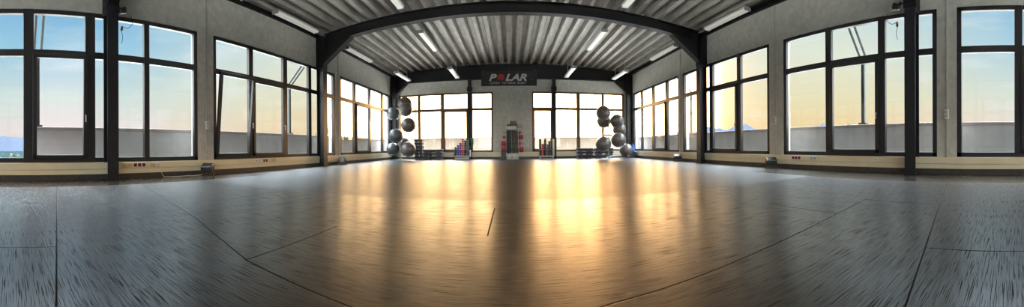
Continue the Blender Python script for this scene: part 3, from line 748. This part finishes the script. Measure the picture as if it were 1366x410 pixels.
floodlight(-1, 3.72, .6, 'black box floodlight on the floor at the left pillar nearest the camera', k=1.0)
floodlight(-1, 8.98, .2, 'black round floodlight on the floor at the farther left pillar', True)
floodlight(1, 9.25, -.6, 'black box floodlight on the floor at the farther right pillar')
floodlight(1, 5.0, -.6, 'black box floodlight on the floor at the right pillar between two large windows')

# clamp spotlights high on the first columns with dangling cables
def spot(s, y, z, label):
    root = empty('spotlight', (s * 5.22, y, z)); tag(root, label, 'spotlight'); root.scale = (.72, .72, .72)
    bm = nb(); lathe(bm, [(.05, -.09), (.075, -.06), (.08, .06), (.09, .085), (.082, .09)], 20); h = obj('housing', bm, M['black'], root, loc=(-s * .03, .08, -.02)); h.rotation_euler = (-1.2, s * .5, 0)
    bm = nb(); bx(bm, -.03, .03, -.02, .02, -.02, .1); tube(bm, [(s * .03, -.1, .06), (0, 0, .06), (-s * .03, .07, .03)], .018); obj('clamp', bm, M['black'], root)
    bm = nb(); pts = []
    P = [(-s * .02, .05, -.08), (-s * .02, .30, -.12), (-s * .0, .36, -.28), (s * .02, .24, -.40), (s * .03, .10, -.38), (s * .03, .07, -.45), (s * .03, .12, -.62), (s * .03, .08, -.82)]
    for i in range(len(P) - 1):
        for t in range(5):
            p0 = Vector(P[max(0, i - 1)]); p1 = Vector(P[i]); p2 = Vector(P[i + 1]); p3 = Vector(P[min(len(P) - 1, i + 2)]); u = t / 5
            pts.append(.5 * ((2 * p1) + (-p0 + p2) * u + (2 * p0 - 5 * p1 + 4 * p2 - p3) * u * u + (-p0 + 3 * p1 - 3 * p2 + p3) * u ** 3))
    tube(bm, pts, .007, 6); obj('cable', bm, M['black'], root)
    bm = nb(); bx(bm, -.02, .02, -.025, .025, -.06, .06); obj('plug', bm, M['tan'], root, bevel=.008, loc=(s * .03, .10, -.42))
spot(-1, 1.80, 2.95, 'black clamp spotlight with dangling cable on the left column')
spot(1, 1.87, 2.97, 'black clamp spotlight with dangling cable on the right column')

# ------------------------------------------------------------------ outlets, junction boxes, conduits, cable
def outlets(s, y0, z, items, label):
    root = empty('power_outlet', (s * (WX - .042), y0, z)); tag(root, label, 'power outlet')
    n_ = len(items); w = .085
    bm = nb(); a, b = sorted((0, -s * .008)); bx(bm, a, b, -.05, w * (n_ - 1) + .05, -.045, .045); obj('faceplate', bm, M['white'] if items[0] != 'socket_y' else M['socket_y'], root, bevel=.003)
    for i, m in enumerate(items):
        bm = nb(); prism(bm, [(-.033, -.033), (.033, -.033), (.033, .033), (-.033, .033)], 'x', -s * .008, -s * .016)
        so_ = obj('socket', bm, M[m], root, bevel=.004, loc=(0, i * w, 0))
        bm = nb(); prism(bm, [(.019 * math.cos(k * PI / 8), .019 * math.sin(k * PI / 8)) for k in range(16)], 'x', -s * .015, -s * .0175); obj('socket_well', bm, M['blackr'] if m == 'socket_red' else M['ltgrey'], so_)
outlets(-1, 2.00, .25, ['socket_y', 'socket_y'], 'double ivory outlet on the left trunking beside the first column')
outlets(-1, 2.20, .25, ['socket_red', 'socket_red', 'socket_red'], 'triple red outlet on the left trunking nearest the camera')
outlets(-1, 2.56, .25, ['socket_y', 'white'], 'pale outlet with a plug on the left trunking, next to the cable')
outlets(-1, 5.22, .25, ['white', 'white'], 'white outlet on the left trunking under the tilted window')
outlets(-1, 5.48, .25, ['socket_red', 'socket_red'], 'double red outlet on the left trunking under the middle window')
outlets(-1, 5.78, .25, ['socket_y', 'socket_y'], 'double ivory outlet on the left trunking under the middle window')
outlets(1, 4.28, .25, ['socket_red', 'socket_red', 'socket_red'], 'triple red outlet on the right trunking')
outlets(1, 3.86, .25, ['ltgrey', 'ltgrey'], 'double grey outlet on the right trunking')
outlets(1, 2.46, .25, ['white'], 'single white outlet on the right trunking near the column')
outlets(1, 8.45, .25, ['white'], 'single white outlet on the right trunking beside the middle column')
def jbox(s, y, z, label, clabel, ztop):
    root = empty('junction_box', (s * WX, y, z)); tag(root, label, 'switch box')
    bm = nb(); a, b = sorted((-s * .022, -s * .05)); bx(bm, a, b, -.045, .045, -.085, .085); obj('box_body', bm, M['white'], root, bevel=.008)
    bm = nb(); a, b = sorted((-s * .05, -s * .058)); bx(bm, a, b, -.03, .03, .005, .065); bx(bm, a, b, -.03, .03, -.065, -.005); obj('rocker', bm, M['ltgrey'], root, bevel=.003)
    bm = nb(); tube(bm, [(-s * .011, 0, .305), (-s * .011, 0, ztop)], .010)
    c = obj('conduit', bm, M['ltgrey'], loc=(s * WX, y, 0)); tag(c, clabel, 'conduit')
jbox(-1, 3.82, 1.03, 'white switch box on the left pillar', 'thin conduit running up the left pillar through a switch box', 3.83)
jbox(1, 1.10, 1.07, 'white switch box on the right pillar nearest the camera', 'thin conduit running up the nearest right pillar', 3.83)
jbox(1, 5.02, 1.11, 'white switch box on the right pillar between two large windows', 'thin conduit running up the second right pillar', 3.83)
bm = nb(); tube(bm, [(-WX + .012, 9.02, .305), (-WX + .012, 9.02, 3.83)], .010); tag(obj('conduit', bm, M['ltgrey']), 'thin conduit running up the farther left pillar', 'conduit')
bm = nb(); tube(bm, [(WX - .012, 9.33, .305), (WX - .012, 9.33, 3.83)], .010); tag(obj('conduit', bm, M['ltgrey']), 'thin conduit running up the farther right pillar', 'conduit')
bm = nb(); tube(bm, [(-5.45, 2.70, .25), (-5.42, 2.72, .10), (-5.40, 2.76, .015), (-5.36, 3.0, .01), (-5.40, 3.25, .01), (-5.36, 3.45, .01), (-5.34, 3.60, .02)], .006, 8)
tag(obj('power_cable', bm, M['cream']), 'pale power cable from the left outlet to the floodlight', 'cable')
